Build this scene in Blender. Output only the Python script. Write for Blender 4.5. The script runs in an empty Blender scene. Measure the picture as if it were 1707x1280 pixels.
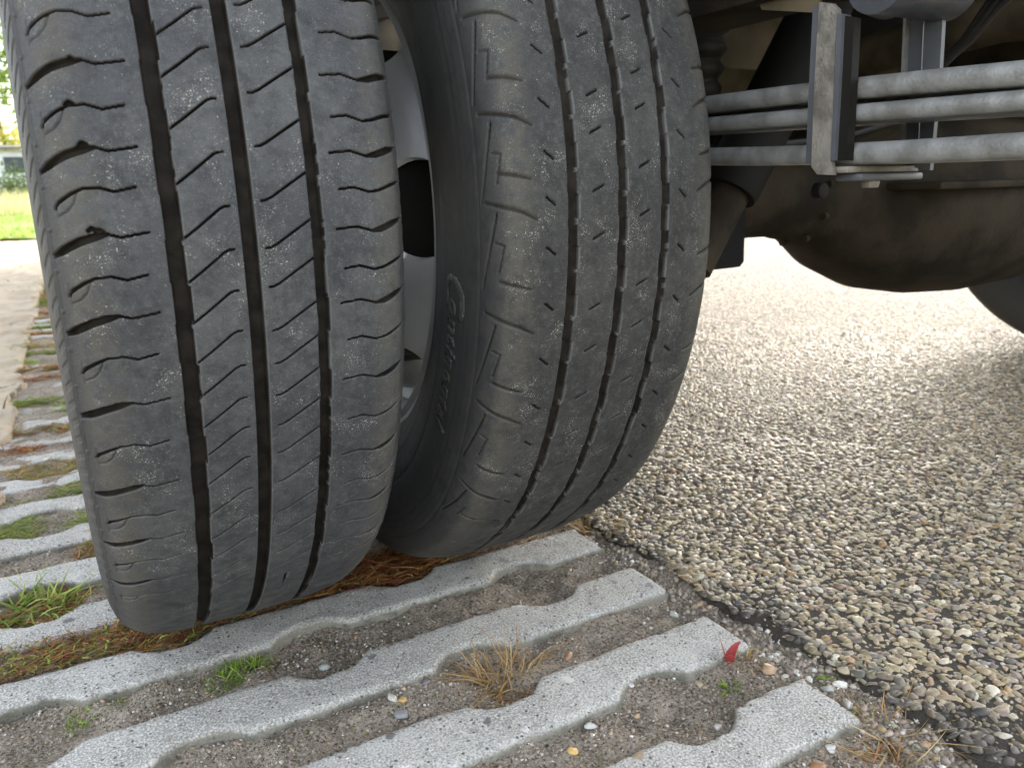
import bpy, bmesh, math, random
import numpy as np
from mathutils import Vector, Matrix
random.seed(7); rng = np.random.default_rng(7)
S = bpy.context.scene; C = S.collection
PI = math.pi; R_ = math.radians

# ------------------------------------------------------------ camera
CAM = np.array([-0.0767, -0.7541, 0.3674])
RIGHT = np.array([0.8718, -0.4894, -0.0204]); UP = np.array([0.1398, 0.2087, 0.9679]); FWD = np.array([0.4695, 0.8467, -0.2504])
RIGHT /= np.linalg.norm(RIGHT); FWD -= RIGHT*(FWD@RIGHT); FWD /= np.linalg.norm(FWD); UP = np.cross(RIGHT, FWD)
cd = bpy.data.cameras.new('camera'); cam = bpy.data.objects.new('camera', cd); C.objects.link(cam)
M_ = Matrix.Identity(4)
for i in range(3):
    M_[i][0], M_[i][1], M_[i][2], M_[i][3] = RIGHT[i], UP[i], -FWD[i], CAM[i]
cam.matrix_world = M_
FPX = 1288.3
cd.sensor_width = 36; cd.lens = FPX/1707*36; cd.clip_start = .01; cd.clip_end = 500
cd.dof.use_dof = True; cd.dof.focus_distance = .52; cd.dof.aperture_fstop = 13
S.camera = cam
# ------------------------------------------------------------ light
SUN_EL, SUN_AZ = R_(30), R_(62)          # azimuth from +Y towards +X
w = bpy.data.worlds.new("World"); S.world = w; w.use_nodes = True
nt = w.node_tree; nt.nodes.clear()
sky = nt.nodes.new('ShaderNodeTexSky'); sky.sky_type = 'NISHITA'; sky.sun_disc = False
sky.sun_elevation = SUN_EL; sky.sun_rotation = SUN_AZ; sky.dust_density = 3; sky.air_density = 1.2; sky.ozone_density = 1
bg = nt.nodes.new('ShaderNodeBackground'); bg.inputs[1].default_value = .15
ou = nt.nodes.new('ShaderNodeOutputWorld')
hs = nt.nodes.new('ShaderNodeHueSaturation'); hs.inputs['Saturation'].default_value = .38
nt.links.new(sky.outputs[0], hs.inputs['Color']); nt.links.new(hs.outputs[0], bg.inputs[0]); nt.links.new(bg.outputs[0], ou.inputs[0])
sl = bpy.data.lights.new('sun', 'SUN'); sl.energy = .95; sl.angle = R_(45); sl.color = (1, .90, .74)
so = bpy.data.objects.new('sun', sl); C.objects.link(so)
sd = Vector((math.sin(SUN_AZ)*math.cos(SUN_EL), math.cos(SUN_AZ)*math.cos(SUN_EL), math.sin(SUN_EL)))
so.rotation_euler = sd.to_track_quat('Z', 'Y').to_euler(); so.location = (2, 2, 3)
S.view_settings.view_transform = 'Standard'; S.view_settings.look = 'None'; S.view_settings.gamma = 1
S.view_settings.use_curve_mapping = False; S.view_settings.exposure = 2.6
S.render.engine = 'CYCLES'; S.cycles.max_bounces = 7; S.cycles.diffuse_bounces = 4; S.cycles.use_denoising = True

# ------------------------------------------------------------ helpers
def at(px, py, X=None, Y=None, Z=None):
    d = (px-853.5)/FPX*RIGHT-(py-640)/FPX*UP+FWD
    k = 0 if X is not None else 1 if Y is not None else 2
    v = X if k == 0 else Y if k == 1 else Z
    return CAM+d*(v-CAM[k])/d[k]
def proj(P):
    d = np.atleast_2d(P)-CAM; z = d@FWD
    return 853.5+FPX*(d@RIGHT)/z, 640-FPX*(d@UP)/z, z
def props(o, label=None, cat=None, group=None, kind=None):
    if label: o['label'] = label
    if cat: o['category'] = cat
    if group: o['group'] = group
    if kind: o['kind'] = kind
    return o
def empty(name, loc=(0, 0, 0), parent=None):
    o = bpy.data.objects.new(name, None); C.objects.link(o); o.location = loc; o.empty_display_size = .05
    if parent: o.parent = parent
    return o
def link(name, me, mat=None, parent=None, loc=None):
    if mat is not None and not me.materials: me.materials.append(mat)
    o = bpy.data.objects.new(name, me); C.objects.link(o)
    if parent: o.parent = parent
    if loc is not None: o.location = loc
    return o
def np_mesh(name, V, F, smooth=True, col=None):
    V = np.asarray(V, np.float32); F = np.asarray(F, np.int32)
    me = bpy.data.meshes.new(name); n = F.shape[1]
    me.vertices.add(len(V)); me.vertices.foreach_set('co', V.ravel())
    me.loops.add(F.size); me.loops.foreach_set('vertex_index', F.ravel())
    me.polygons.add(len(F)); me.polygons.foreach_set('loop_start', np.arange(0, F.size, n, dtype=np.int32))
    me.update(calc_edges=True)
    me.polygons.foreach_set('use_smooth', np.full(len(F), smooth))
    if col is not None:
        a = me.color_attributes.new('Col', 'FLOAT_COLOR', 'POINT')
        a.data.foreach_set('color', np.c_[col, np.ones(len(V))].astype(np.float32).ravel())
    me.validate(); return me
def fattr(me, name, v):
    a = me.attributes.new(name, 'FLOAT', 'POINT'); a.data.foreach_set('value', np.asarray(v, np.float32).ravel())
def grid_faces(n, m, wrap=False):
    i = np.arange(n-1)[:, None]*m; j = np.arange(m if wrap else m-1)[None, :]; j2 = (j+1) % m
    return np.stack([i+j, i+j2, i+m+j2, i+m+j], -1).reshape(-1, 4)
def bm_obj(name, bm, mat, parent=None, bevel=0, smooth=False, seg=2, loc=None):
    if bevel:
        bmesh.ops.bevel(bm, geom=[e for e in bm.edges if len(e.link_faces) == 2 and e.calc_face_angle(0) > .5], offset=bevel, segments=seg, affect='EDGES', profile=.5)
    bmesh.ops.recalc_face_normals(bm, faces=bm.faces)
    me = bpy.data.meshes.new(name); bm.to_mesh(me); bm.free()
    if smooth or bevel:
        me.polygons.foreach_set('use_smooth', [True]*len(me.polygons))
        me.set_sharp_from_angle(angle=R_(38))
    return link(name, me, mat, parent, loc)
def box(bm, a, b):
    r = bmesh.ops.create_cube(bm, size=1)
    for v in r['verts']:
        v.co = Vector([(a[k]+b[k])/2+v.co[k]*(b[k]-a[k]) for k in range(3)])
    return r['verts']
def prism(bm, pts, off):
    """closed solid: polygon pts pushed along off"""
    a = [bm.verts.new(Vector(q)) for q in pts]; b = [bm.verts.new(Vector(q)+Vector(off)) for q in pts]
    n = len(pts); bm.faces.new(a); bm.faces.new(b[::-1])
    for i in range(n): bm.faces.new((a[i], b[i], b[(i+1) % n], a[(i+1) % n]))
def tube_mesh(name, pts, rad, n=20, cap=True):
    pts = [Vector(q) for q in pts]; rad = rad if hasattr(rad, '__len__') else [rad]*len(pts)
    V = []; t0 = None
    up = Vector((0, 0, 1))
    for i, q in enumerate(pts):
        t = (pts[min(i+1, len(pts)-1)]-pts[max(i-1, 0)]).normalized()
        if abs(t.dot(up)) > .95: up = Vector((0, 1, 0)) if abs(t.y) < .9 else Vector((1, 0, 0))
        s = t.cross(up).normalized(); u = s.cross(t).normalized(); up = u
        for k in range(n):
            a = 2*PI*k/n; V.append(q+(s*math.cos(a)+u*math.sin(a))*rad[i])
    F = grid_faces(len(pts), n, True).tolist()
    if cap:
        F.append(list(range(n))[::-1]); F.append([len(V)-n+k for k in range(n)])
    me = bpy.data.meshes.new(name); me.from_pydata([tuple(v) for v in V], [], F); me.update()
    me.polygons.foreach_set('use_smooth', [True]*len(me.polygons)); me.set_sharp_from_angle(angle=R_(40))
    return me
def revolve_x(name, prof, n=96):
    """prof [(x, r)], axis X through origin"""
    t = np.arange(n)*2*PI/n; V = []
    for x, r in prof:
        V.append(np.stack([np.full(n, x), -r*np.cos(t), r*np.sin(t)], -1))
    me = np_mesh(name, np.concatenate(V), grid_faces(len(prof), n, True)); me.set_sharp_from_angle(angle=R_(40)); return me
def vnoise(x, y, seed=0):
    """smooth value noise, numpy"""
    x = np.asarray(x, float); y = np.asarray(y, float)
    xi = np.floor(x).astype(np.int64); yi = np.floor(y).astype(np.int64); fx = x-xi; fy = y-yi
    fx = fx*fx*(3-2*fx); fy = fy*fy*(3-2*fy)
    def h(a, b):
        n = (a*374761393+b*668265263+seed*974711) & 0x7fffffff
        n = ((n ^ (n >> 13))*1274126177) & 0x7fffffff
        return ((n ^ (n >> 16)) & 0xffff)/65535.
    return (h(xi, yi)*(1-fx)+h(xi+1, yi)*fx)*(1-fy)+(h(xi, yi+1)*(1-fx)+h(xi+1, yi+1)*fx)*fy
def fbm(x, y, o=4, seed=0):
    s = 0; a = .5
    for k in range(o): s = s+a*vnoise(x*2**k, y*2**k, seed+k*17); a /= 2
    return s

# ------------------------------------------------------------ materials
class NT:
    def __init__(s, name):
        s.m = bpy.data.materials.new(name); s.m.use_nodes = True; s.t = s.m.node_tree; s.b = s.t.nodes['Principled BSDF']
    def n(s, typ, **k):
        o = s.t.nodes.new(typ)
        for a, v in k.items():
            if a.startswith('i_'):
                key = a[2:]; key = int(key) if key.isdigit() else key
                s.put(o.inputs[key], v)
            else: setattr(o, a, v)
        return o
    def put(s, sock, v):
        if isinstance(v, bpy.types.NodeSocket): s.t.links.new(v, sock)
        elif isinstance(v, tuple) and len(v) == 3 and sock.type == 'RGBA': sock.default_value = (*v, 1)
        else: sock.default_value = v
    def obj(s):
        if not hasattr(s, '_o'): s._o = s.n('ShaderNodeTexCoord').outputs['Object']
        return s._o
    def pos(s):
        if not hasattr(s, '_p'): s._p = s.n('ShaderNodeNewGeometry').outputs['Position']
        return s._p
    def noise(s, scale, detail=3, vec=None, rough=.55, dist=0):
        o = s.n('ShaderNodeTexNoise', i_Scale=scale, i_Detail=detail, i_Roughness=rough, i_Distortion=dist, i_Vector=vec if vec is not None else s.obj()); return o.outputs['Fac']
    def voro(s, scale, feature='F1', out='Distance', vec=None, rand=1.):
        o = s.n('ShaderNodeTexVoronoi', feature=feature); s.put(o.inputs['Scale'], scale); s.put(o.inputs['Vector'], vec if vec is not None else s.obj()); s.put(o.inputs['Randomness'], rand); return o.outputs[out]
    def ramp(s, f, stops, interp='LINEAR'):
        o = s.n('ShaderNodeValToRGB', i_Fac=f); e = o.color_ramp.elements; o.color_ramp.interpolation = interp
        while len(e) < len(stops): e.new(.5)
        for q, (p_, c) in zip(e, stops): q.position = p_; q.color = (*c, 1) if isinstance(c, tuple) else (c, c, c, 1)
        return o.outputs[0]
    def step(s, f, a, b, lo=0., hi=1.):
        return s.n('ShaderNodeMapRange', i_Value=f, i_1=a, i_2=b, i_3=lo, i_4=hi, interpolation_type='SMOOTHSTEP').outputs[0]
    def mix(s, f, a, b, mode='MIX'):
        o = s.n('ShaderNodeMix', data_type='RGBA', blend_type=mode); s.put(o.inputs[0], f); s.put(o.inputs[6], a); s.put(o.inputs[7], b); return o.outputs[2]
    def math(s, op, a, b=0., c=0.):
        o = s.n('ShaderNodeMath', operation=op); s.put(o.inputs[0], a); s.put(o.inputs[1], b); s.put(o.inputs[2], c); return o.outputs[0]
    def attr(s, name, out='Fac'):
        return s.n('ShaderNodeAttribute', attribute_name=name).outputs[out]
    def bump(s, h, strength, dist, prev=None):
        o = s.n('ShaderNodeBump', i_Height=h, i_Strength=strength, i_Distance=dist)
        if prev is not None: s.put(o.inputs['Normal'], prev)
        return o.outputs[0]
    def done(s, col, rough=.8, normal=None, **k):
        s.put(s.b.inputs['Base Color'], col); s.put(s.b.inputs['Roughness'], rough)
        if normal is not None: s.put(s.b.inputs['Normal'], normal)
        for a, v in k.items(): s.put(s.b.inputs[a.replace('_', ' ')], v)
        return s.m

def tyre_material(name, dust, specks):
    t = NT(name)
    dep = t.attr('depth'); u = t.attr('across')
    n1 = t.noise(14, 5); n2 = t.noise(90, 4); n3 = t.noise(420, 3)
    base = t.mix(t.step(n1, .35, .68), dust[0], dust[1])
    base = t.mix(t.math('MULTIPLY', t.step(n2, .42, .7), .55), base, dust[2])
    sc_ = t.noise(260, 5, rough=.7)
    base = t.mix(t.math('MULTIPLY', t.step(sc_, .5, .68), .32), base, (.12, .119, .114))
    base = t.mix(t.math('MULTIPLY', t.step(sc_, .46, .34), .45), base, (.02, .02, .021))
    # brown grime low down near the road contact and on the worn shoulders
    sh = t.math('MULTIPLY', t.step(t.math('ABSOLUTE', u), .058, .074), t.step(n2, .3, .62))
    base = t.mix(t.math('MULTIPLY', sh, .5), base, (.098, .088, .07))
    # unworn sidewall rubber is darker and cleaner
    sw = t.step(t.math('ABSOLUTE', u), .079, .088)
    base = t.mix(t.math('MULTIPLY', sw, .65), base, (.022, .023, .026))
    # dark damp blotches
    bl = t.step(t.noise(26, 4, dist=.6), .63, .70)
    base = t.mix(t.math('MULTIPLY', bl, .55), base, (.028, .027, .027))
    # road grit stuck in clusters
    cl = t.step(t.noise(38, 4, rough=.7), .47, .66)
    nc = t.n('ShaderNodeTexNoise', i_Scale=700., i_Vector=t.obj()); sc = t.n('ShaderNodeVectorMath', operation='SCALE'); t.put(sc.inputs[0], nc.outputs['Color']); sc.inputs['Scale'].default_value = .0016
    va = t.n('ShaderNodeVectorMath', operation='ADD'); t.put(va.inputs[0], t.obj()); t.put(va.inputs[1], sc.outputs[0]); wv = va.outputs[0]
    sn = t.noise(1250, 2, wv, rough=.6); thr = t.math('SUBTRACT', .745-specks*.12, t.math('MULTIPLY', cl, .085+specks*.2))
    g = t.step(t.math('SUBTRACT', sn, thr), 0., .03)
    g = t.math('MULTIPLY', g, t.step(dep, .0012, .0004)); g = t.math('MULTIPLY', g, t.step(t.math('ABSOLUTE', u), .09, .078))
    s2 = t.noise(2600, 1, wv); gg = t.step(t.math('ADD', s2, t.math('MULTIPLY', cl, .07)), .66, .72)
    gg = t.math('MULTIPLY', gg, t.step(t.math('ABSOLUTE', u), .1, .085))
    base = t.mix(t.math('MULTIPLY', gg, .4), base, (.30, .29, .26))
    base = t.mix(t.math('MULTIPLY', g, .8), base, (.50, .48, .42))
    # groove floors dark brown, sipes near black, darker with carved depth
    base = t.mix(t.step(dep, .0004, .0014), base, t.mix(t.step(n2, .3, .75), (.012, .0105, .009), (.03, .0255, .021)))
    base = t.mix(t.math('MULTIPLY', t.attr('lip'), .6), base, (.15, .15, .15))  # pale worn groove lips with an edge highlight painted in
    nb = t.bump(n3, .35, .0006)
    nb = t.bump(t.noise(1400, 2), .45, .00025, nb)
    nb = t.bump(g, .5, .0004, nb)
    rg = t.ramp(n2, [(0.2, .5), (.8, .72)])
    return t.done(base, rg, nb, Specular_IOR_Level=t.step(dep, .0002, .0014, .3, .04))
M = {}
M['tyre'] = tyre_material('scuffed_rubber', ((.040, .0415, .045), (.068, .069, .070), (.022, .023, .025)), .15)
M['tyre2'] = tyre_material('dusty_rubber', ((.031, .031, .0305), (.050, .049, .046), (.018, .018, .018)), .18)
def simple(name, c1, c2, scale, rough, bs=.3, bd=.001, metal=0., spec=.5, fine=None):
    t = NT(name); n = t.noise(scale, 5)
    col = t.mix(t.step(n, .35, .68), c1, c2)
    nb = t.bump(t.noise(fine or scale*6, 4), bs, bd)
    return t.done(col, rough, nb, Metallic=metal, Specular_IOR_Level=spec)
M['rim'] = simple('rim_silver_paint', (.68, .68, .68), (.5, .5, .49), 12, .32, .1, .0005, .6)
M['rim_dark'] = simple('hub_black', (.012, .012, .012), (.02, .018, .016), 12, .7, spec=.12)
M['seat_black'] = simple('seat_black_paint', (.004, .004, .004), (.007, .0065, .006), 12, .8, spec=.2)
M['leaf'] = simple('spring_grey_paint', (.25, .25, .245), (.15, .145, .135), 55, .45, .6, .0008, .2, fine=420)
M['liner'] = simple('clip_liner_plastic', (.085, .088, .10), (.06, .062, .07), 20, .5, .1, .0005)
M['steel'] = simple('weathered_steel', (.26, .24, .21), (.13, .115, .095), 60, .6, .7, .0012, .3, fine=500)
M['black'] = simple('black_chassis_paint', (.006, .0058, .0055), (.012, .011, .0095), 9, .62, spec=.12)
M['brown'] = simple('dusty_axle_paint', (.042, .032, .021), (.016, .013, .0095), 14, .75, .7, .0014, fine=180, spec=.12)
M['tan'] = simple('dusty_underbody', (.13, .103, .065), (.05, .04, .027), 9, .8, .3, .001, spec=.12)
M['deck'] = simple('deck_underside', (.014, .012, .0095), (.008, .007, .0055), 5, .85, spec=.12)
M['rubber'] = simple('bump_stop_rubber', (.014, .013, .011), (.035, .03, .022), 30, .6, spec=.12)
M['cable'] = simple('cable_sheath', (.018, .018, .02), (.03, .03, .03), 40, .5)
M['bushing'] = simple('bushing_satin_paint', (.06, .062, .07), (.035, .036, .04), 20, .28)
def concrete():
    t = NT('weathered_concrete'); p = t.pos()
    n0 = t.noise(7, 4, p); n1 = t.noise(60, 4, p); n2 = t.noise(620, 3, p); n3 = t.noise(1500, 2, p)
    base = t.mix(t.step(n0, .35, .65), (.335, .32, .285), (.46, .445, .405))
    base = t.mix(t.math('MULTIPLY', t.step(n1, .48, .68), .5), base, (.25, .235, .2))
    base = t.mix(t.math('MULTIPLY', t.step(t.noise(19, 5, p, rough=.65), .5, .66), .35), base, (.2, .19, .165))
    base = t.mix(t.step(n2, .47, .66), base, (.60, .585, .55))
    base = t.mix(t.math('MULTIPLY', t.step(n2, .47, .36), .65), base, (.17, .165, .155))
    base = t.mix(t.math('MULTIPLY', t.step(n3, .6, .72), .55), base, (.11, .105, .1))
    pit = t.math('MULTIPLY', t.step(t.voro(260, vec=p), .34, .2), t.math('GREATER_THAN', t.n('ShaderNodeSeparateColor', i_Color=t.voro(260, out='Color', vec=p)).outputs[0], .8))
    base = t.mix(t.math('MULTIPLY', pit, .8), base, (.07, .065, .058))
    # rare aggregate showing through the worn face
    wn = t.n('ShaderNodeVectorMath', operation='ADD'); t.put(wn.inputs[0], p)
    nc = t.n('ShaderNodeTexNoise', i_Scale=90., i_Vector=p); sc = t.n('ShaderNodeVectorMath', operation='SCALE'); t.put(sc.inputs[0], nc.outputs['Color']); sc.inputs['Scale'].default_value = .008; t.put(wn.inputs[1], sc.outputs[0])
    d = t.voro(42, vec=wn.outputs[0]); c = t.voro(42, out='Color', vec=wn.outputs[0]); sc3 = t.n('ShaderNodeSeparateColor', i_Color=c)
    st = t.math('MULTIPLY', t.step(d, .22, .17), t.math('GREATER_THAN', sc3.outputs[0], .66))
    stc = t.ramp(sc3.outputs[1], [(0, (.10, .1, .1)), (.3, (.42, .4, .36)), (.5, (.62, .6, .55)), (.7, (.36, .26, .15)), (.9, (.22, .22, .23))], 'CONSTANT')
    base = t.mix(t.math('MULTIPLY', st, .8), base, stc)
    bl = t.step(t.noise(46, 3, p, dist=1.6, rough=.6), .70, .722)
    base = t.mix(t.math('MULTIPLY', bl, .85), base, (.045, .045, .042))
    # green-brown film on the edges, carried up to darken the brightly lit arris
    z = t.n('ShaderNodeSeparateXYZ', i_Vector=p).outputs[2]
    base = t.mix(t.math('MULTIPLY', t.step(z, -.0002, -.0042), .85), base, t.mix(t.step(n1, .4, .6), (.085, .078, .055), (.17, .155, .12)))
    nb = t.bump(n2, .7, .0012); nb = t.bump(n3, .6, .0005, nb); nb = t.bump(n1, .4, .003, nb); nb = t.bump(t.math('SUBTRACT', 1., pit), .8, .0012, nb)
    return t.done(base, .92, nb, Specular_IOR_Level=.25)
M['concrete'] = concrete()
def soil():
    t = NT('gritty_soil'); p = t.pos(); n1 = t.noise(30, 4, p); n2 = t.noise(430, 4, p, rough=.7); n3 = t.noise(1300, 2, p)
    base = t.mix(t.step(n1, .35, .65), (.21, .168, .122), (.34, .282, .215))
    base = t.mix(t.step(n2, .52, .64), base, (.44, .4, .345)); base = t.mix(t.step(n2, .47, .37), base, (.045, .036, .028))
    base = t.mix(t.math('MULTIPLY', t.step(n3, .6, .7), .6), base, (.5, .48, .44))
    nb = t.bump(n2, 1, .003); nb = t.bump(n3, .7, .0008, nb)
    return t.done(base, .95, nb, Specular_IOR_Level=.2)
M['soil'] = soil()
def road():
    t = NT('exposed_aggregate_asphalt'); p = t.pos()
    d = t.voro(125, vec=p); c = t.n('ShaderNodeSeparateColor', i_Color=t.voro(125, out='Color', vec=p))
    stc = t.ramp(c.outputs[1], [(0, (.17, .14, .105)), (.2, (.28, .235, .17)), (.45, (.36, .315, .245)), (.7, (.22, .2, .17)), (.85, (.46, .42, .35)), (.95, (.12, .11, .1))], 'CONSTANT')
    n1 = t.noise(9, 4, p)
    dark = t.mix(n1, (.035, .03, .026), (.085, .072, .056))
    vis = t.step(d, .62, .42)
    base = t.mix(vis, dark, stc)
    # near the verge the stones are modelled; here only the binder shows between them
    ax = t.n('ShaderNodeVectorMath', operation='DISTANCE'); t.put(ax.inputs[0], p); ax.inputs[1].default_value = (0, -.75, 0)
    near = t.step(ax.outputs['Value'], 1.65, 2.25)
    base = t.mix(near, dark, base)
    h = t.math('MULTIPLY', t.step(d, .8, 0.), near)
    nb = t.bump(h, .9, .004); nb = t.bump(t.noise(420, 4, p, rough=.7), 1, .0025, nb)
    return t.done(base, .85, nb, Specular_IOR_Level=.25)
M['road'] = road()
def vcol(name, rough, spec=.4, bumpsc=900, bs=.5, bd=.0004, trans=0., var=.25):
    t = NT(name); c = t.attr('Col', 'Color'); p = t.pos()
    n = t.noise(bumpsc*.5, 4, p)
    c = t.mix(t.math('MULTIPLY', t.step(n, .4, .7), var), c, (.03, .026, .02), 'MIX')
    nb = t.bump(t.noise(bumpsc, 3, p), bs, bd)
    m = t.done(c, rough, nb, Specular_IOR_Level=spec)
    if trans:
        tr = t.n('ShaderNodeBsdfTranslucent', i_Color=c); mx = t.n('ShaderNodeMixShader'); mx.inputs[0].default_value = trans
        t.t.links.new(t.b.outputs[0], mx.inputs[1]); t.t.links.new(tr.outputs[0], mx.inputs[2]); t.t.links.new(mx.outputs[0], t.t.nodes['Material Output'].inputs[0])
    return m
M['stones'] = vcol('pebble_stone', .5, .45)
M['leafy'] = vcol('plant_blade', .6, .3, 300, .2, .0002, .35, .12)
M['dirt'] = simple('dry_dirt', (.46, .38, .28), (.34, .28, .2), 9, .95, 1, .006, fine=150)
M['grassland'] = simple('meadow_turf', (.16, .24, .05), (.22, .28, .07), 3, .9, 1, .02, fine=60)
M['bark'] = simple('bark', (.09, .07, .05), (.05, .04, .03), 6, .9)
M['white_wall'] = simple('white_render_wall', (.74, .75, .76), (.66, .67, .68), 2, .8)
M['roof'] = simple('grey_roof', (.12, .11, .11), (.08, .08, .08), 3, .8)
M['glass'] = simple('window_glass', (.05, .07, .09), (.04, .05, .06), 3, .1)

# ------------------------------------------------------------ setting: ground, road, soil
def sheet(name, x0, x1, y0, y1, z, mat, kind='structure'):
    me = np_mesh(name, [(x0, y0, z), (x1, y0, z), (x1, y1, z), (x0, y1, z)], [(0, 1, 2, 3)])
    return props(link(name, me, mat), kind=kind)
ground = props(sheet('ground', -300, 300, -300, 300, -.16, M['grassland']))
# road: one sheet, its verge edge ragged
ys = np.r_[-30, np.arange(-1.2, 2.5, .006), np.arange(2.6, 12, .1), 60]
edge = .386+.012*(fbm(ys*18, ys*0, 3, 3)-.5)*2+.004*(fbm(ys*120, ys*0, 2, 5)-.5)*2
xs = np.r_[0, .004, .012, .03, .2, .6, 1.2, 2.5, 8]
V = np.stack([edge[:, None]+xs[None, :], np.repeat(ys[:, None], len(xs), 1), np.where(xs == 0, -.03, np.where(xs < .01, -.006, np.where(xs < .02, -.002, 0)))[None, :]+0*ys[:, None]], -1)
me = np_mesh('road', V.reshape(-1, 3), grid_faces(len(ys), len(xs))[:, ::-1])
props(link('road', me, M['road']), kind='structure')
# far verge of the road
me = np_mesh('grass_verge', [(8.2, -40, .01), (60, -40, .3), (60, 80, .3), (8.2, 80, .01)], [(0, 1, 2, 3)])
props(link('grass_verge', me, M['grassland']), kind='structure')

# soil that fills the paver channels
CH = .1032; Y1 = -.1262; XE = .360; OE, OO = .0545, .1577; HW = .0285   # circle offsets, half rib width          # rib pitch, centre of a reference rib
def rib_y(k): return Y1-CH*k
def soil_z(x, y):
    z = -.0062+.006*(fbm(x*55, y*55, 4, 11)-.5)*2
    k = np.round((Y1-y)/CH-.5); yc = Y1-CH*(k+.5)
    off = np.where(np.mod(k, 2) == 0, OE, OO); dx = (x-off+CH) % (2*CH)-CH
    d = np.hypot(dx, y-yc)
    z = z-.005*np.clip(1-d/.045, 0, 1)**.5
    z = z+.0058*np.clip((y-.08)/.3, 0, 1); ed = np.clip((x-.350)/.025, 0, 1); z = z*(1-ed)+ed*(-.006+.005*(fbm(x*70, y*70, 3, 21)-.5)*2)
    return z
def soil_patch(x0, x1, y0, y1, st):
    xs = np.arange(x0, x1+st, st); ys = np.arange(y0, y1+st, st); X, Y = np.meshgrid(xs, ys)
    return X, Y, soil_z(X, Y)
X, Y, Z = soil_patch(-.3, .41, -.75, .30, .0035)
me1 = np_mesh('soil', np.stack([X, Y, Z], -1).reshape(-1, 3), grid_faces(*X.shape))
props(link('soil', me1, M['soil']), kind='structure')
X, Y, Z = soil_patch(-.3, .41, .302, 2.3, .01)
props(link('soil', np_mesh('soil', np.stack([X, Y, Z], -1).reshape(-1, 3), grid_faces(*X.shape)), M['soil']), kind='structure')
X, Y, Z = soil_patch(-.3, .41, -4, -.752, .02)
props(link('soil', np_mesh('soil', np.stack([X, Y, Z], -1).reshape(-1, 3), grid_faces(*X.shape)), M['soil']), kind='structure')
# dirt shoulder left of the pavers
xs = np.r_[-6, -3, -1.5, -1, -.7, np.arange(-.5, -.18, .008)]; ys = np.r_[-4, -1, np.arange(-.4, 2.2, .012), np.arange(2.3, 8.6, .06)]
X, Y = np.meshgrid(xs, ys)
EX = -.205+.02*(fbm(Y*9, Y*0, 3, 31)-.5)*2
Z = np.where(X < EX, .006+.01*(fbm(X*30, Y*30, 4, 33)-.5)*2, -.05)
Z = np.where(X < -.6, .004, Z)
x2 = np.arange(-.172, .39, .008); X2, Y2 = np.meshgrid(x2, ys); X = np.c_[X, X2]; Y = np.c_[Y, Y2]; Z = np.c_[Z, np.where(Y2 > 2.02+.05*vnoise(X2*9, X2*0, 5), .002+.008*(fbm(X2*30, Y2*30, 4, 33)-.5), -.05)]
props(link('dirt_path', np_mesh('dirt_path', np.stack([X, Y, Z], -1).reshape(-1, 3), grid_faces(*X.shape)), M['dirt']), kind='structure')
# meadow beyond
xs = np.linspace(-14, -.3, 60); ys = np.linspace(6.7, 40, 90); X, Y = np.meshgrid(xs, ys)
Z = .02+.06*(fbm(X*2, Y*2, 4, 41)-.5)+np.clip((Y-7)/30, 0, 1)*.35
props(link('grass_field', np_mesh('grass_field', np.stack([X, Y, Z], -1).reshape(-1, 3), grid_faces(*X.shape)), M['grassland']), kind='structure')

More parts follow.
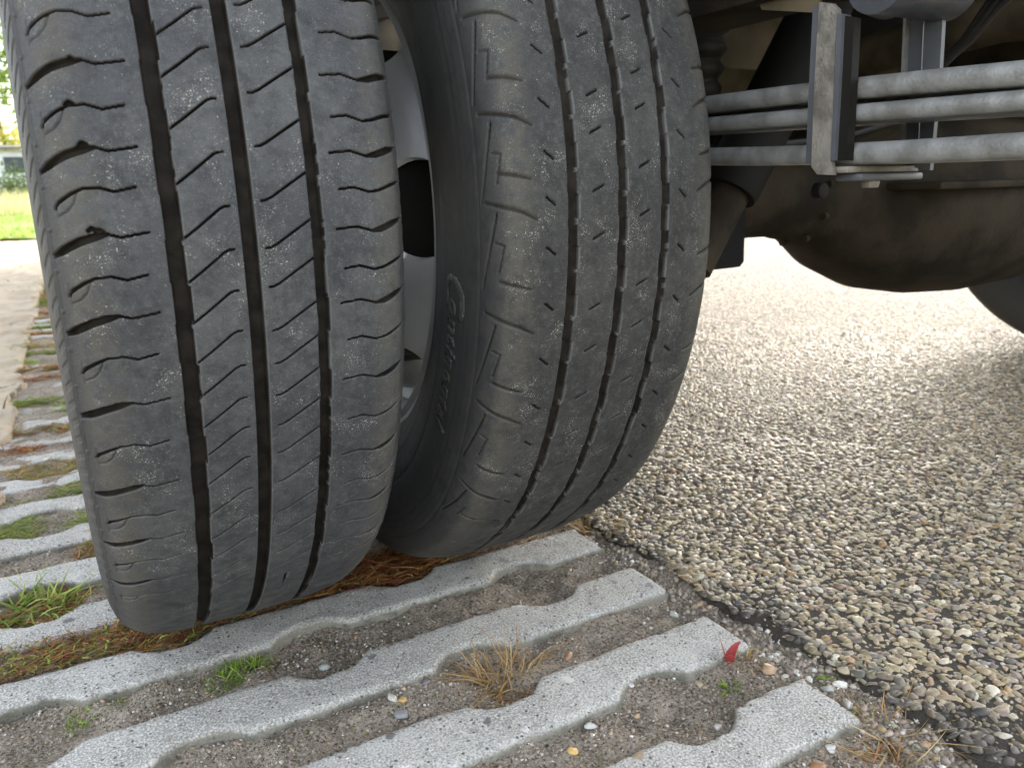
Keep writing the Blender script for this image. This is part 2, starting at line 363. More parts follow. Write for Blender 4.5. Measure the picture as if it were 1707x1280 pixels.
# ------------------------------------------------------------ pavers: ribs with round bites
def bite(x, off):
    dx = np.abs((x-off+CH) % (2*CH)-CH); r = .0402; h = .0231
    b = np.sqrt(np.clip(r*r-dx*dx, 0, None))-h
    s = .0008; return np.where(b > -4*s, s*np.log1p(np.exp(np.clip(b/s, -20, 20))), 0)*np.clip((.331-x)/.004, 0, 1)
def paver_mesh(par, seed):
    """four ribs, 0.6 x 0.404 m; local x from 0 (verge end) to -0.6; rib j centre at y=-CH*j"""
    Vs = []; Fs = []; base = 0
    x0 = -.619
    for j in range(4):
        xs = np.r_[np.arange(x0+.002, -.003, .002), -.003, -.0012, -.0004, 0]
        xs = np.r_[x0, x0+.0008, xs]
        wx = xs+XE                                   # world x
        far = HW-bite(wx, OO if (j+par) % 2 == 0 else OE)+.0032*(fbm(wx*22, wx*0+j*3.1, 2, seed+31)-.5)+.0009*(fbm(wx*260, wx*0+j, 3, seed)-.5)*2
        near = -HW+bite(wx, OE if (j+par) % 2 == 0 else OO)+.0032*(fbm(wx*22, wx*0+j*3.7+5, 2, seed+35)-.5)+.0009*(fbm(wx*260, wx*0+j+9, 3, seed+5)-.5)*2
        endz = np.interp(xs, [x0, x0+.0008, x0+.003, -.003, -.0012, -.0004, 0], [-.004, -.001, 0, 0, -.0006, -.0018, -.0045])
        cross = [(0, -.05), (0, -.005), (.0008, -.0026), (.0028, -.0009), (.0058, 0)]
        rows = []
        for o, z in cross: rows.append((far-o, z))
        nm = 9
        for q in range(nm):
            f = (q+1)/(nm+1); rows.append(((far-.0058)*(1-f)+(near+.0058)*f, 0))
        for o, z in cross[::-1]: rows.append((near+o, z))
        P = []
        for yy, z in rows:
            top = z > -.04
            zz = np.full(len(xs), z)+(endz if top else 0)
            if top: zz = zz+.0011*(fbm(wx*45, yy*45+j*3, 4, seed+2)-.5)*2+.0005*(fbm(wx*400, yy*400, 2, seed+8)-.5)*2
            # ragged arris
            if -.006 < z < -.0004: zz = zz-.0022*np.clip(fbm(wx*110, yy*0+j*7.3+(3 if yy[0] > 0 else 0), 3, seed+6)-.55, 0, 1)*4
            P.append(np.stack([xs, yy-CH*j, zz], -1))
        P = np.stack(P, 1); n, m = P.shape[:2]
        Vs.append(P.reshape(-1, 3)); Fs.append(grid_faces(n, m)[:, ::-1]+base)
        # end cap: drop the last column to depth
        E_ = P[-1].copy(); E_[:, 2] = -.05; Vs.append(E_); b2 = base+n*m
        i = np.arange(m-1); last = base+(n-1)*m
        Fs.append(np.stack([last+i, b2+i, b2+i+1, last+i+1], -1)[:, ::-1])
        base = b2+m
    # slab under the ribs
    y0, y1 = .0514, -.3610; z0, z1 = -.034, -.1
    b = np.array([(x, y, z) for x in (x0, 0) for y in (y1, y0) for z in (z1, z0)]); Vs.append(b)
    Fs.append(np.array([(0, 1, 3, 2), (4, 6, 7, 5), (0, 4, 5, 1), (2, 3, 7, 6), (1, 5, 7, 3), (0, 2, 6, 4)])+base)
    me = np_mesh('grass_paver', np.concatenate(Vs), np.concatenate(Fs)); me.set_sharp_from_angle(angle=R_(50)); return me
pv = props(empty('paved_verge'), kind='structure')
pms = [paver_mesh(0, 3), paver_mesh(0, 57)]
for i in range(-3, 6):
    # world y of the tile's first rib
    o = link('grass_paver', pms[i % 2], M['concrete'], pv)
    o.location = (XE+random.uniform(-.0015, .0015), Y1+4*CH*i, random.uniform(-.0012, .0008) if i not in (0, 1) else 0)
    if i not in (0, 1): o.rotation_euler = (random.uniform(-.002, .002), random.uniform(-.002, .002), 0)
def on_rib(x, y):
    k = np.round((Y1-y)/CH); yc = Y1-CH*k; off1 = np.where(np.mod(k, 2) == 0, OO, OE); off2 = np.where(np.mod(k, 2) == 0, OE, OO)
    hi = yc+HW-bite(x, off1); lo = yc-HW+bite(x, off2)
    return (y < hi) & (y > lo) & (x < .361) & (x > -.245)

# ------------------------------------------------------------ stones
TR = []
def ico(level):
    bm = bmesh.new(); bmesh.ops.create_icosphere(bm, subdivisions=level, radius=1)
    v = np.array([q.co[:] for q in bm.verts]); f = np.array([[q.index for q in p_.verts] for p_ in bm.faces]); bm.free(); return v, f
def dome(level):
    v, f = ico(level); keep = (v[f][:, :, 2].max(1) > -.2); f = f[keep]; used = np.unique(f); mp = -np.ones(len(v), int); mp[used] = np.arange(len(used)); return v[used], mp[f]
PAL = np.array([(.30, .235, .135), (.37, .295, .18), (.24, .185, .11), (.43, .36, .245), (.18, .15, .11), (.27, .225, .165), (.5, .445, .34), (.31, .2, .1), (.13, .115, .1), (.21, .185, .155)])
PW = np.array([.18, .18, .14, .12, .1, .1, .06, .05, .03, .04])
def stones(name, P, size, level=2, flat=(.35, .6), pal=PAL, pw=PW, angular=.18, domeonly=True, tilt=.25, coat=None):
    n = len(P); bases = []
    v0, f0 = dome(level) if domeonly else ico(level)
    for b in range(10):
        v = v0.copy(); r_ = np.random.default_rng(b+100)
        for q in range(7):                            # cut facets, so stones are not eggs
            d = r_.normal(size=3); d /= np.linalg.norm(d); c = r_.uniform(.45, .85)
            s = v@d; v = v-np.outer(np.clip(s-c, 0, None)*(1-angular), d)
        v *= 1+angular*.6*r_.normal(size=(len(v), 1))*.25
        bases.append(v)
    bases = np.array(bases); bi = rng.integers(0, 10, n)
    v = bases[bi]
    el = rng.uniform(.6, 1.0, n); sc = np.stack([size*1.16, size*el, size*rng.uniform(*flat, n)], -1)
    v = v*sc[:, None, :]
    a = rng.uniform(0, 2*PI, n); tx = rng.normal(0, tilt, n)
    y = v[..., 1]*np.cos(tx)[:, None]-v[..., 2]*np.sin(tx)[:, None]; z = v[..., 1]*np.sin(tx)[:, None]+v[..., 2]*np.cos(tx)[:, None]
    x = v[..., 0]*np.cos(a)[:, None]-y*np.sin(a)[:, None]; y2 = v[..., 0]*np.sin(a)[:, None]+y*np.cos(a)[:, None]
    V = np.stack([x, y2, z], -1)+P[:, None, :]
    F = (f0[None]+(np.arange(n)*len(v0))[:, None, None]).reshape(-1, 3)
    c = pal[rng.choice(len(pal), n, p=pw/pw.sum())]*rng.uniform(.78, 1.2, (n, 1))+rng.normal(0, .008, (n, 3))
    if coat is not None: c = c*(1-coat[:, None])+np.array([.03, .029, .03])*coat[:, None]
    TR.append((name, n, len(f0)))
    col = np.repeat(np.clip(c, .01, .9), len(v0), 0)
    me = np_mesh(name, V.reshape(-1, 3), F, True, col)
    return me
def in_view(P, m=60):
    x, y, z = proj(P); return (z > .05) & (x > -m) & (x < 1707+m) & (y > -m) & (y < 1280+m)
# road aggregate: jittered hex packing, modelled out to ~2.6 m
pt = .0059
gx, gy = np.meshgrid(np.arange(.375, 2.6, pt), np.arange(-1.0, 1.7, pt*.87)); gx = gx+(np.arange(gx.shape[0]) % 2)[:, None]*pt/2
P = np.stack([gx.ravel(), gy.ravel(), np.zeros(gx.size)], -1); P[:, :2] += rng.uniform(-.33, .33, (len(P), 2))*pt
dist = np.hypot(P[:, 0]+.08, P[:, 1]+.75)
ed = .386+.012*(fbm(P[:, 1]*18, P[:, 1]*0, 3, 3)-.5)*2
keep = in_view(P, 90) & (dist < 2.2) & (rng.random(len(P)) < np.interp(dist, [0, 1.75, 2.2], [1, 1, .3])) & (P[:, 0] > ed+.004)
# bitumen smears along the joint where few stones show
sm = fbm(P[:, 0]*16, P[:, 1]*16, 3, 51); ne = np.clip(1-(P[:, 0]-ed)/.06, 0, 1)
keep &= rng.random(len(P)) > np.clip((sm-.66+ne*.3)*3, 0, .6)*(P[:, 0] < ed+.04)
BIT = np.clip((sm-.57+ne*.3)*4.5+rng.normal(0, .25, len(P)), 0, .85)*np.clip((ed+.24-P[:, 0])/.1, 0, 1)
BIT = BIT[keep]
P = P[keep]; sz = rng.uniform(.0041, .0059, len(P))*np.where(rng.random(len(P)) < .12, 1.25, 1)
P[:, 2] = -.0013+rng.normal(0, .0006, len(P))
near = np.hypot(P[:, 0]+.08, P[:, 1]+.75) < 1.15
if 0: print('road stones', near.sum(), (~near).sum())
a = link('road_aggregate', stones('road_aggregate', P[near], sz[near], 2, (.34, .6), angular=.1, tilt=.3, coat=BIT[near]), M['stones']); props(a, kind='stuff')
a = link('road_aggregate', stones('road_aggregate', P[~near], sz[~near], 1, (.45, .7), coat=BIT[~near]), M['stones']); props(a, kind='stuff')
n = 9000; Q = np.stack([rng.uniform(.385, 1.0, n), rng.uniform(-.62, .5, n), np.full(n, .0004)], -1); Q = Q[in_view(Q, 40) & (np.hypot(Q[:, 0]+.08, Q[:, 1]+.75) < 1.0)]
props(link('road_grit', stones('road_grit', Q, rng.uniform(.0009, .0020, len(Q)), 1, (.5, .8), PAL*.75, PW), M['stones']), kind='stuff')
# gravel in the joint beside the road and in the channels
SP = np.array([(.36, .30, .23), (.24, .195, .145), (.45, .41, .34), (.62, .6, .55), (.15, .12, .09), (.38, .26, .15), (.30, .25, .20)]); SW = np.array([.3, .25, .12, .06, .15, .06, .1])
n = 60000; P = np.stack([rng.uniform(-.24, .40, n), rng.uniform(-.62, .25, n), np.zeros(n)], -1)
gut = P[:, 0] > .345
keep = ~on_rib(P[:, 0], P[:, 1]) & in_view(P, 30) & (gut | (rng.random(n) < .2+.5*(fbm(P[:, 0]*14, P[:, 1]*14, 3, 61) > .5)))
P = P[keep]; P[:, 2] = soil_z(P[:, 0], P[:, 1])+.0004; sz = rng.gamma(2, .00028, len(P))+.0005; sz = np.minimum(sz, .0026)
g2 = (P[:, 0] > .356) & (rng.random(len(P)) < .22); sz[g2] = rng.uniform(.002, .0042, g2.sum())
props(link('gravel', stones('gravel', P, sz, 1, (.5, .8), SP, SW), M['stones']), kind='stuff')
# a few loose bits lying on the rib tops
n = 260; P = np.stack([rng.uniform(-.2, .35, n), rng.uniform(-.55, .0, n), np.full(n, .0008)], -1); P = P[on_rib(P[:, 0], P[:, 1]) & in_view(P)]
props(link('gravel', stones('gravel', P, rng.uniform(.0006, .0013, len(P)), 1, (.5, .8), SP, SW), M['stones']), kind='stuff')

# pebbles one can pick out
def pebble(px, py, size, colr, label, z=None):
    q = at(px, py, Z=-.004); zz = (soil_z(np.array([q[0]]), np.array([q[1]]))[0] if z is None else z)+size*.3
    q = at(px, py, Z=zz)
    me = stones('pebble', np.zeros((1, 3)), np.array([size]), 3, (.5, .65), np.array([colr]), np.array([1.]), domeonly=False, tilt=.15)
    o = link('pebble', me, M['stones'], loc=tuple(q)); props(o, label, 'pebble', 'loose pebbles in the paver joints')
W_ = (.56, .54, .49)
for a in [
 (1122, 1024, .0052, W_, 'white rounded pebble in the joint right of the second paver rib end'),
 (948, 1094, .0048, (.42, .24, .12), 'orange brown pebble in the channel left of the third rib end'),
 (1166, 1139, .0050, (.42, .32, .2), 'tan pebble on the rim of the big round soil pocket'),
 (1282, 1114, .0070, (.3, .2, .12), 'large brown stone in the joint beside the red leaf'),
 (1402, 1141, .0055, W_, 'white flat pebble at the corner of the lowest full rib end'),
 (1377, 1149, .0050, (.46, .46, .43), 'pale grey pebble just left of the flat white one by the lowest rib end'),
 (1415, 1174, .0058, (.5, .5, .48), 'whitish blocky pebble touching the lowest full rib end'),
 (876, 1221, .0058, (.6, .58, .54), 'bright white stone on the near edge of the middle rib'),
 (985, 1209, .0045, (.5, .48, .45), 'white pebble left of the big round soil pocket'),
 (1196, 1211, .0042, (.56, .54, .49), 'small white pebble at the lower edge of the round soil pocket'),
 (955, 1251, .0042, (.55, .36, .12), 'ochre pebble near the lower edge of the photo'),
 (1362, 1276, .0055, (.36, .2, .1), 'rust brown pebble below the lowest full rib'),
 (540, 1111, .0050, (.5, .54, .51), 'pale greenish white pebble in the round pocket in front of the front tyre'),
 (655, 1164, .0052, (.6, .58, .52), 'white pebble beside the dry grass tuft'),
 (670, 1166, .0036, (.5, .3, .14), 'small orange pebble touching the white one by the dry tuft'),
 (671, 1191, .0056, (.24, .24, .24), 'dark grey flat pebble below the white one by the dry tuft'),
 (710, 1136, .0040, (.2, .19, .18), 'dark pebble under the left end of the dry grass tuft'),
 (1050, 1141, .0030, (.52, .5, .46), 'tiny white stone inside the big round soil pocket'),
 (1385, 1246, .0040, (.52, .51, .47), 'small white stone below the lowest full rib end')]:
    pebble(*a)

# ------------------------------------------------------------ tyres
PR = np.array([(0, .3505), (.04, .3500), (.065, .3490), (.074, .3475), (.080, .3440), (.0845, .3385), (.088, .331), (.0905, .318), (.0925, .300), (.0920, .282), (.0885, .262), (.083, .244), (.077, .232), (.073, .224), (.0715, .2185), (.066, .2165), (.058, .2165)])
UU = np.r_[0, np.cumsum(np.hypot(*np.diff(PR, axis=0).T))]
def smooth_prof(u):
    # soften the polyline with a small box filter
    r = 0; x = 0
    for d in (-.003, -.0015, 0, .0015, .003):
        a = np.abs(np.clip(np.abs(u)+d, 0, UU[-1])) if True else 0
        x = x+np.interp(a, UU, PR[:, 0]); r = r+np.interp(a, UU, PR[:, 1])
    x = x/5; r = r/5
    x = np.where(np.abs(u) < .02, np.abs(u), x)
    return np.sign(u)*x, r
def seg_depth(D, U, Sg, poly, w, dep, soft=.0003):
    """carve polyline poly [(u,s)..] in mm into D; w may be a list of half widths"""
    pl = np.array(poly, float)/1000; ws = (np.array(w, float) if hasattr(w, '__len__') else np.full(len(pl), w))/1000
    u = U[:, 0]; s = Sg[0]; pad = ws.max()+soft*2
    iu = np.where((u > pl[:, 0].min()-pad) & (u < pl[:, 0].max()+pad))[0]; js = np.where((s > pl[:, 1].min()-pad) & (s < pl[:, 1].max()+pad))[0]
    if len(iu) == 0 or len(js) == 0: return
    sl_ = (slice(iu[0], iu[-1]+1), slice(js[0], js[-1]+1)); u_ = U[sl_]; s_ = Sg[sl_]; best = np.full(u_.shape, 9.)
    for a, b, wa, wb in zip(pl[:-1], pl[1:], ws[:-1], ws[1:]):
        d = b-a; t = np.clip(((u_-a[0])*d[0]+(s_-a[1])*d[1])/(d@d), 0, 1)
        best = np.minimum(best, np.hypot(u_-a[0]-t*d[0], s_-a[1]-t*d[1])-(wa+(wb-wa)*t))
    v = dep/1000*np.clip(1-best/soft, 0, 1)
    D[sl_] = np.maximum(D[sl_], v)
def groove(D, U, Sg, c, w, dep, step=None, lip=.0006, seed=0):
    c /= 1000; w /= 1000; dep /= 1000
    wl = w/2+.00015*(vnoise(Sg*300, Sg*0, seed)-.5); wr = w/2+.00015*(vnoise(Sg*300, Sg*0, seed+1)-.5)
    if step:
        per, off, amt = step; k = np.floor((Sg*1000-off)/per); ph = (Sg*1000-off)/per-k
        amt_ = amt/1000*(.6+.8*vnoise(k*7.3, k*0, seed+5))
        wr = wr+amt_*np.where(ph < .45, .5, -.5)-.0004*np.exp(-((ph-.95)/.05)**2); wl = wl+amt_*.5*np.where(ph > .5, .5, -.5)
    d = np.where(U > c, U-c-wr, c-U-wl)
    v = np.where(d < 0, dep*np.clip(-d/.0011, 0, 1)**.6, 0)
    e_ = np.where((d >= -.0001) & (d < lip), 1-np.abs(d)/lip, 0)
    v = np.maximum(v, .0003*e_*(d > 0)); LIPA[0] = np.maximum(LIPA[0], e_*np.where(U > c, 1, .45))  # right-hand lips get the stronger painted highlight
    D[:] = np.maximum(D, v)
LIPA = [0]
def tyre_mesh(name, du, ds, s_lo, s_hi, carve, RS=.35):
    uf = np.arange(-.1045, .0921, du); us = np.r_[np.linspace(-UU[-1], -.105, 64), uf, np.linspace(.0925, UU[-1], 50)]
    sf = np.arange(s_lo, s_hi, ds); n2 = 90; rest = np.linspace(s_hi, s_lo+2*PI*RS, n2, endpoint=False)
    ss = np.r_[sf, rest]
    U, Sg = np.meshgrid(us, ss, indexing='ij'); D = np.zeros(U.shape); Hh = np.zeros(U.shape)
    LIPA[0] = np.zeros(U.shape); carve(D, Hh, U, Sg)
    X, Rr = smooth_prof(U)
    # surface normal in the (x, r) plane
    dX = np.gradient(X[:, 0], us); dR = np.gradient(Rr[:, 0], us); nn = np.hypot(dX, dR)+1e-9
    nx = (-dR/nn)[:, None]; nr = (dX/nn)[:, None]
    # sidewall side: keep the normal outward
    h = Hh-D+.00012*(fbm(U*260, Sg*260, 3, 77)-.5)
    Xd = X+nx*h; Rd = Rr+nr*h
    th = Sg/RS; Yv = -Rd*np.cos(th); Zv = Rd*np.sin(th)
    # the load: flat contact patch and a slight bulge above it
    low = np.clip((-Zv-.19)/.15, 0, 1)
    Xd = Xd*(1+.03*low*low*np.clip((np.abs(U)-.1)/.03, 0, 1)-.035*low*low*np.clip((np.abs(U)-.055)/.02, 0, 1)*np.clip((.115-np.abs(U))/.02, 0, 1))
    Zv = Zv+(.0086+.0062*np.clip((np.abs(U)-.05)/.03, 0, 1))*np.clip((-Zv-.2)/.13, 0, 1)
    fl = .342-.0006
    ov = np.clip(-Zv-(fl-.002), 0, None); Zv = np.where(ov > 0, -(fl-.002)-.002*(1-np.exp(-ov/.002)), Zv)
    V = np.stack([Xd, Yv, Zv], -1); n, m = U.shape
    me = np_mesh(name, V.reshape(-1, 3), grid_faces(n, m, True))
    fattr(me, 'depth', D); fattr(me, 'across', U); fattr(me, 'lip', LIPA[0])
    return me
# --- outer tyre pattern, measured along the tread (mm; u across, s along, s=0 level with the hub)
def carve_left(D, Hh, U, Sg):
    groove(D, U, Sg, -34.4, 8.4, 6.0, (41.0, 3, .6), seed=1)
    groove(D, U, Sg, 0, 7.6, 6.0, None, seed=2)
    groove(D, U, Sg, 34.6, 6.6, 6.0, (41.0, -9, .6), seed=3)
    LS = [105, 83.5, 63.5, 45, 27, 6.3, -13.5, -32, -52.6, -77, -101.5, -128, -149.5, -169, -188.5, -209.5, -229]
    up = [LS[0]+21*k for k in range(1, 42)][::-1]; dn = [LS[-1]-20.5*k for k in range(1, 42)]
    for i, s in enumerate(LS+[q for q in up]+dn):
        wide = (i % 2 == 1); e = -45.0 if wide else -48.0
        seg_depth(D, U, Sg, [(e, s+.6), (-57, s-1.3), (-63.3, s+.7), (-70, s+.4)], .3, 4)
        if wide: seg_depth(D, U, Sg, [(-62.5, s+.4), (-67, s-.4), (-75, s-2.6), (-84, s-6.5), (-90, s-9)], [.4, 1.3, 1.5, 1.5, .6], 4, .0006)
        else:
            seg_depth(D, U, Sg, [(-70, s+.4), (-75, s-1.6), (-82, s-5.5), (-84, s-8)], [.36, .55, .7, .4], 3)
            seg_depth(D, U, Sg, [(-72.5, s-1), (-74.6, s-6.2), (-78, s-9.6), (-83, s-11.5)], .35, .8)
            seg_depth(D, U, Sg, [(-83, s-2), (-83, s-13)], .3, .5)
    A = [97.2, 78, 54, 29, 3.5, -17.4, -37.9, -58.7, -77.5, -96, -114.4, -134, -157.4, -180, -200, -220]
    ext = [A[0]+20.5*k for k in range(1, 42)]+[A[-1]-20*k for k in range(1, 42)]
    for s in A+ext:
        seg_depth(D, U, Sg, [(-30.5, s-.6), (-22.8, s+5), (-12.2, s+13.2), (-10, s+14.1), (-7.7, s+14.3)], [.3, .3, .3, .28, .25], 4)
    B = [93.7, 71.5, 45.9, 19.9, -3.5, -23.1, -46, -64.6, -83.2, -102, -120.5, -141.9, -167.2, -188.7, -209]
    ext = [B[0]+20.5*k for k in range(1, 42)]+[B[-1]-20*k for k in range(1, 42)]
    for s in B+ext:
        seg_depth(D, U, Sg, [(7.6, s), (10, s+.2), (13.2, s+1.7), (21, s+6.8), (31, s+13.2)], [.26, .3, .3, .3, .3], 4)
    RS_ = [104, 82, 61, 43, 24.5, 4.2, -16.5, -35, -56, -79.5, -106, -131, -155, -174.5, -194, -214]
    ext = [RS_[0]+20.5*k for k in range(1, 42)]+[RS_[-1]-20*k for k in range(1, 42)]
    for i, s in enumerate(RS_+ext):
        e = 47.9 if i % 2 == 0 else 44.7
        seg_depth(D, U, Sg, [(e, s), (56, s+1), (64.5, s-1.6)], .3, 4)
        seg_depth(D, U, Sg, [(64.5, s-1.6), (70, s-.8), (78, s+1.8), (88, s+4)], [.36, .5, .7, .5] if i % 2 == 0 else [.5, 1.4, 1.6, .6], 3.5)
    # worn nicks on the lip of the left shoulder sipes
    for s, u in ((84.6, -66.5), (65.2, -70), (47.4, -67), (9.6, -68.5), (8.6, -65.5)):
        seg_depth(D, U, Sg, [(u-1.6, s-.9), (u-.2, s+.2), (u+1.3, s-.7)], .75, 3)
    # rib line and vent pips along the shoulder, waffled decoration band below it
    au = np.abs(U*1000)
    Hh += .0006*np.exp(-((au-90.5)/.5)**2)
    pip = (np.abs((Sg*1000) % 19.6-9.8) < .9)
    Hh += .0009*pip*np.exp(-((au-89.3)/.9)**2)
    band = (au > 93) & (au < 108); k = np.floor(Sg*1000/11); sk = (Sg*1000+(au-93)*.7) % 11
    Hh += np.where(band & (sk < 6.5), .0005, 0)
    Hh += .0004*np.exp(-((au-93)/.4)**2)+.0005*np.exp(-((au-108.5)/.5)**2)
    Hh += .0007*np.exp(-((au-197)/.9)**2)+.0006*np.exp(-((au-190)/.6)**2)
# --- inner tyre pattern
def carve_right(D, Hh, U, Sg):
    groove(D, U, Sg, -37.6, 7.4, 4.2, (31, 4, 1.3), seed=11)
    groove(D, U, Sg, 0, 7.0, 4.2, (31, 20, 1.2), seed=12)
    groove(D, U, Sg, 34.6, 6.6, 4.2, (31, 10, 1.2), seed=13)
    a = [104, 72, 42, 15, -15, -50, -87.4, -122, -153.4, -186]; a += [a[0]+31*k for k in range(1, 30)]+[a[-1]-31*k for k in range(1, 30)]
    for s in a: seg_depth(D, U, Sg, [(-56.4, s+2.4), (-50.3, s-2.4)], .42, 2.6)
    a = [115, 79, 56.8, 21.7, -7.3, -52.7, -82, -118, -150, -182]; a += [a[0]+31*k for k in range(1, 30)]+[a[-1]-31*k for k in range(1, 30)]
    for s in a: seg_depth(D, U, Sg, [(-22.5, s-1.8), (-14.9, s+1.7)], .4, 2.6)
    a = [129, 94, 72, 36, 5.7, -39.5, -68.5, -110.5, -143]; a += [a[0]+31*k for k in range(1, 30)]+[a[-1]-31*k for k in range(1, 30)]
    for s in a: seg_depth(D, U, Sg, [(14.0, s-1.7), (21.6, s+1.7)], .4, 2.6)
    a = [88, 55, 17, -18.6, -54, -91.5, -128.4, -160]; a += [a[0]+33*k for k in range(1, 30)]+[a[-1]-33*k for k in range(1, 30)]
    for s in a: seg_depth(D, U, Sg, [(47, s+2.6), (52.8, s-2.4)], .42, 2.6)
    # shoulder notches: short ones and long hooked ones
    short = [88.3, 31.5, -34.5, -105, -178]; lng = [128.5, 67, 12.3, -59, -126.5, -204]
    short = short+[short[0]+62*k for k in range(1, 16)]+[short[-1]-62*k for k in range(1, 14)]
    lng = lng+[lng[0]+62*k for k in range(1, 16)]+[lng[-1]-62*k for k in range(1, 14)]
    for sgn in (-1, 1):
        o = 0 if sgn < 0 else 14
        for s in short: seg_depth(D, U, Sg, [(sgn*87, s+.8+o), (sgn*76, s-1+o), (sgn*66, s-3.5+o)], [.8, 1.0, .4], 1.1, .0009)
        for s in lng:
            seg_depth(D, U, Sg, [(sgn*98, s+3+o), (sgn*85, s+o), (sgn*73, s-3+o), (sgn*63, s-8+o)], [.6, .9, 1.0, .4], 1.1, .0009)
            seg_depth(D, U, Sg, [(sgn*89.3, s-4+o), (sgn*101, s-52+o)], .5, 1.4, .0005)
            seg_depth(D, U, Sg, [(sgn*90.6, s-22+o), (sgn*84.5, s-23.3+o), (sgn*88, s-40+o)], .4, 1.1, .0005)
    au = np.abs(U*1000)
    Hh += .0005*np.exp(-((au-118)/.9)**2)+.0005*np.exp(-((au-112)/.9)**2)-.0009*np.exp(-((au-157)/1.1)**2)-.0006*np.exp(-((au-104)/.8)**2)-.0005*np.exp(-((au-122)/.8)**2)
    Hh += .0008*np.exp(-((au-186)/1.2)**2)-.0005*np.exp(-((au-181)/.6)**2)+.0007*np.exp(-((au-200)/.8)**2)
    # pebbly worn scuffs
    Hh += np.where(au < 80, .0002*(fbm(U*420, Sg*420, 3, 91)-.5), 0)
CX2 = .2309; ZC = .342
truck = props(empty('truck', (.9, 0, 0)), 'truck seen from behind its rear axle with worn dual tyres and grey leaf springs', 'truck')
def tpart(name, me, mat, parent, loc=None, label=None):
    o = link(name, me, mat, parent)
    # world-space placement under parents whose own offset is only a translation
    off = Vector((0, 0, 0)); q = parent
    while q: off += q.location; q = q.parent
    o.location = Vector(loc if loc is not None else (0, 0, 0))-off
    if label: o['label'] = label
    return o
def tempty(name, loc, parent, label=None):
    off = Vector((0, 0, 0)); q = parent
    while q: off += q.location; q = q.parent
    o = empty(name, Vector(loc)-off, parent)
    if label: o['label'] = label
    return o
wh1 = tempty('wheel', (0, 0, ZC), truck, 'outer wheel with straight grooves, slanted sipes and scuffed left shoulder')
wh2 = tempty('wheel', (CX2, 0, ZC), truck, 'inner wheel with dusty stepped grooves and short dash sipes')
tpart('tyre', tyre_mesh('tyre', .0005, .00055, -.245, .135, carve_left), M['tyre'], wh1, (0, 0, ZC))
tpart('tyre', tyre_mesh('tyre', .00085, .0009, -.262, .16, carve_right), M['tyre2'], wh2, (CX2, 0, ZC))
# raised lettering on the inner tyre's sidewall
def sidewall_text(body, size, s0, u_mid, cx, parent, sgn=-1, h=.0008):
    cu = bpy.data.curves.new('t', 'FONT'); cu.body = body; cu.size = size; cu.space_character = 1.12; cu.shear = .18; cu.resolution_u = 4; cu.offset = size*.02
    to = bpy.data.objects.new('t', cu); C.objects.link(to); bpy.context.view_layer.update()
    me = bpy.data.meshes.new_from_object(to.evaluated_get(bpy.context.evaluated_depsgraph_get())); bpy.data.objects.remove(to)
    bm = bmesh.new(); bm.from_mesh(me)
    bmesh.ops.subdivide_edges(bm, edges=[e for e in bm.edges if e.calc_length() > size*.15], cuts=2)
    bmesh.ops.triangulate(bm, faces=bm.faces)
    r = bmesh.ops.extrude_face_region(bm, geom=bm.faces[:]); top = {v for v in r['geom'] if isinstance(v, bmesh.types.BMVert)}
    ymid = size*.36; rm = float(np.interp(u_mid, UU, PR[:, 1]))
    for v in bm.verts:
        uu = u_mid-(v.co.y-ymid); x, r_ = smooth_prof(np.array([uu])); th = s0/.35-v.co.x/rm
        hh = h if v in top else -.001
        v.co = Vector((sgn*(float(x[0])+hh), -float(r_[0])*math.cos(th), float(r_[0])*math.sin(th)))
    return bm
bm = sidewall_text('ontinental', .0225, -.0565, .134, CX2, wh2)
bmo = sidewall_text('C', .041, -.0335, .134, CX2, wh2)
me_ = bpy.data.meshes.new('x'); bmo.to_mesh(me_); bm.from_mesh(me_); bmo.free()
o = bm_obj('lettering', bm, M['tyre2'], wh2, smooth=False); 
o['label'] = 'raised moulded lettering on the inner sidewall'
# rims: wheel disc with round hand holes
def disc_mesh(prof, holes, ph, h_c, h_ra, h_rr):
    """prof(t)->(x,r) for t 0..1 over the holed cone; patch per hole with an elliptical opening"""
    V = []; F = []; N = 40; rings = 7
    sec = 2*PI/holes
    for k in range(holes):
        a0 = ph+k*sec
        base = len(V)
        for j in range(rings+1):
            f = j/rings
            for i in range(N):
                q = 2*PI*i/N; c, s_ = math.cos(q), math.sin(q)
                m = 1/max(abs(c), abs(s_)); bx, by = c*m, s_*m           # unit square boundary
                ex, ey = c*h_ra, s_*h_rr
                tx = ex*(1-f)+bx*sec/2*f; ty = (h_c+ey)*(1-f)+(.5+by*.5)*f
                x, r = prof(ty); a = a0+tx
                V.append((x, -r*math.cos(a), r*math.sin(a)))
        for j in range(rings):
            for i in range(N):
                i2 = (i+1) % N; F.append((base+j*N+i, base+j*N+i2, base+(j+1)*N+i2, base+(j+1)*N+i))
        # rolled lip into the hole
        b2 = len(V)
        for i in range(N):
            q = 2*PI*i/N; x, r = prof(h_c+math.sin(q)*h_rr*.93); a = a0+math.cos(q)*h_ra*.95
            V.append((x+.007, -r*math.cos(a), r*math.sin(a)))
        for i in range(N):
            i2 = (i+1) % N; F.append((base+i, b2+i, b2+i2, base+i2))
    return V, F
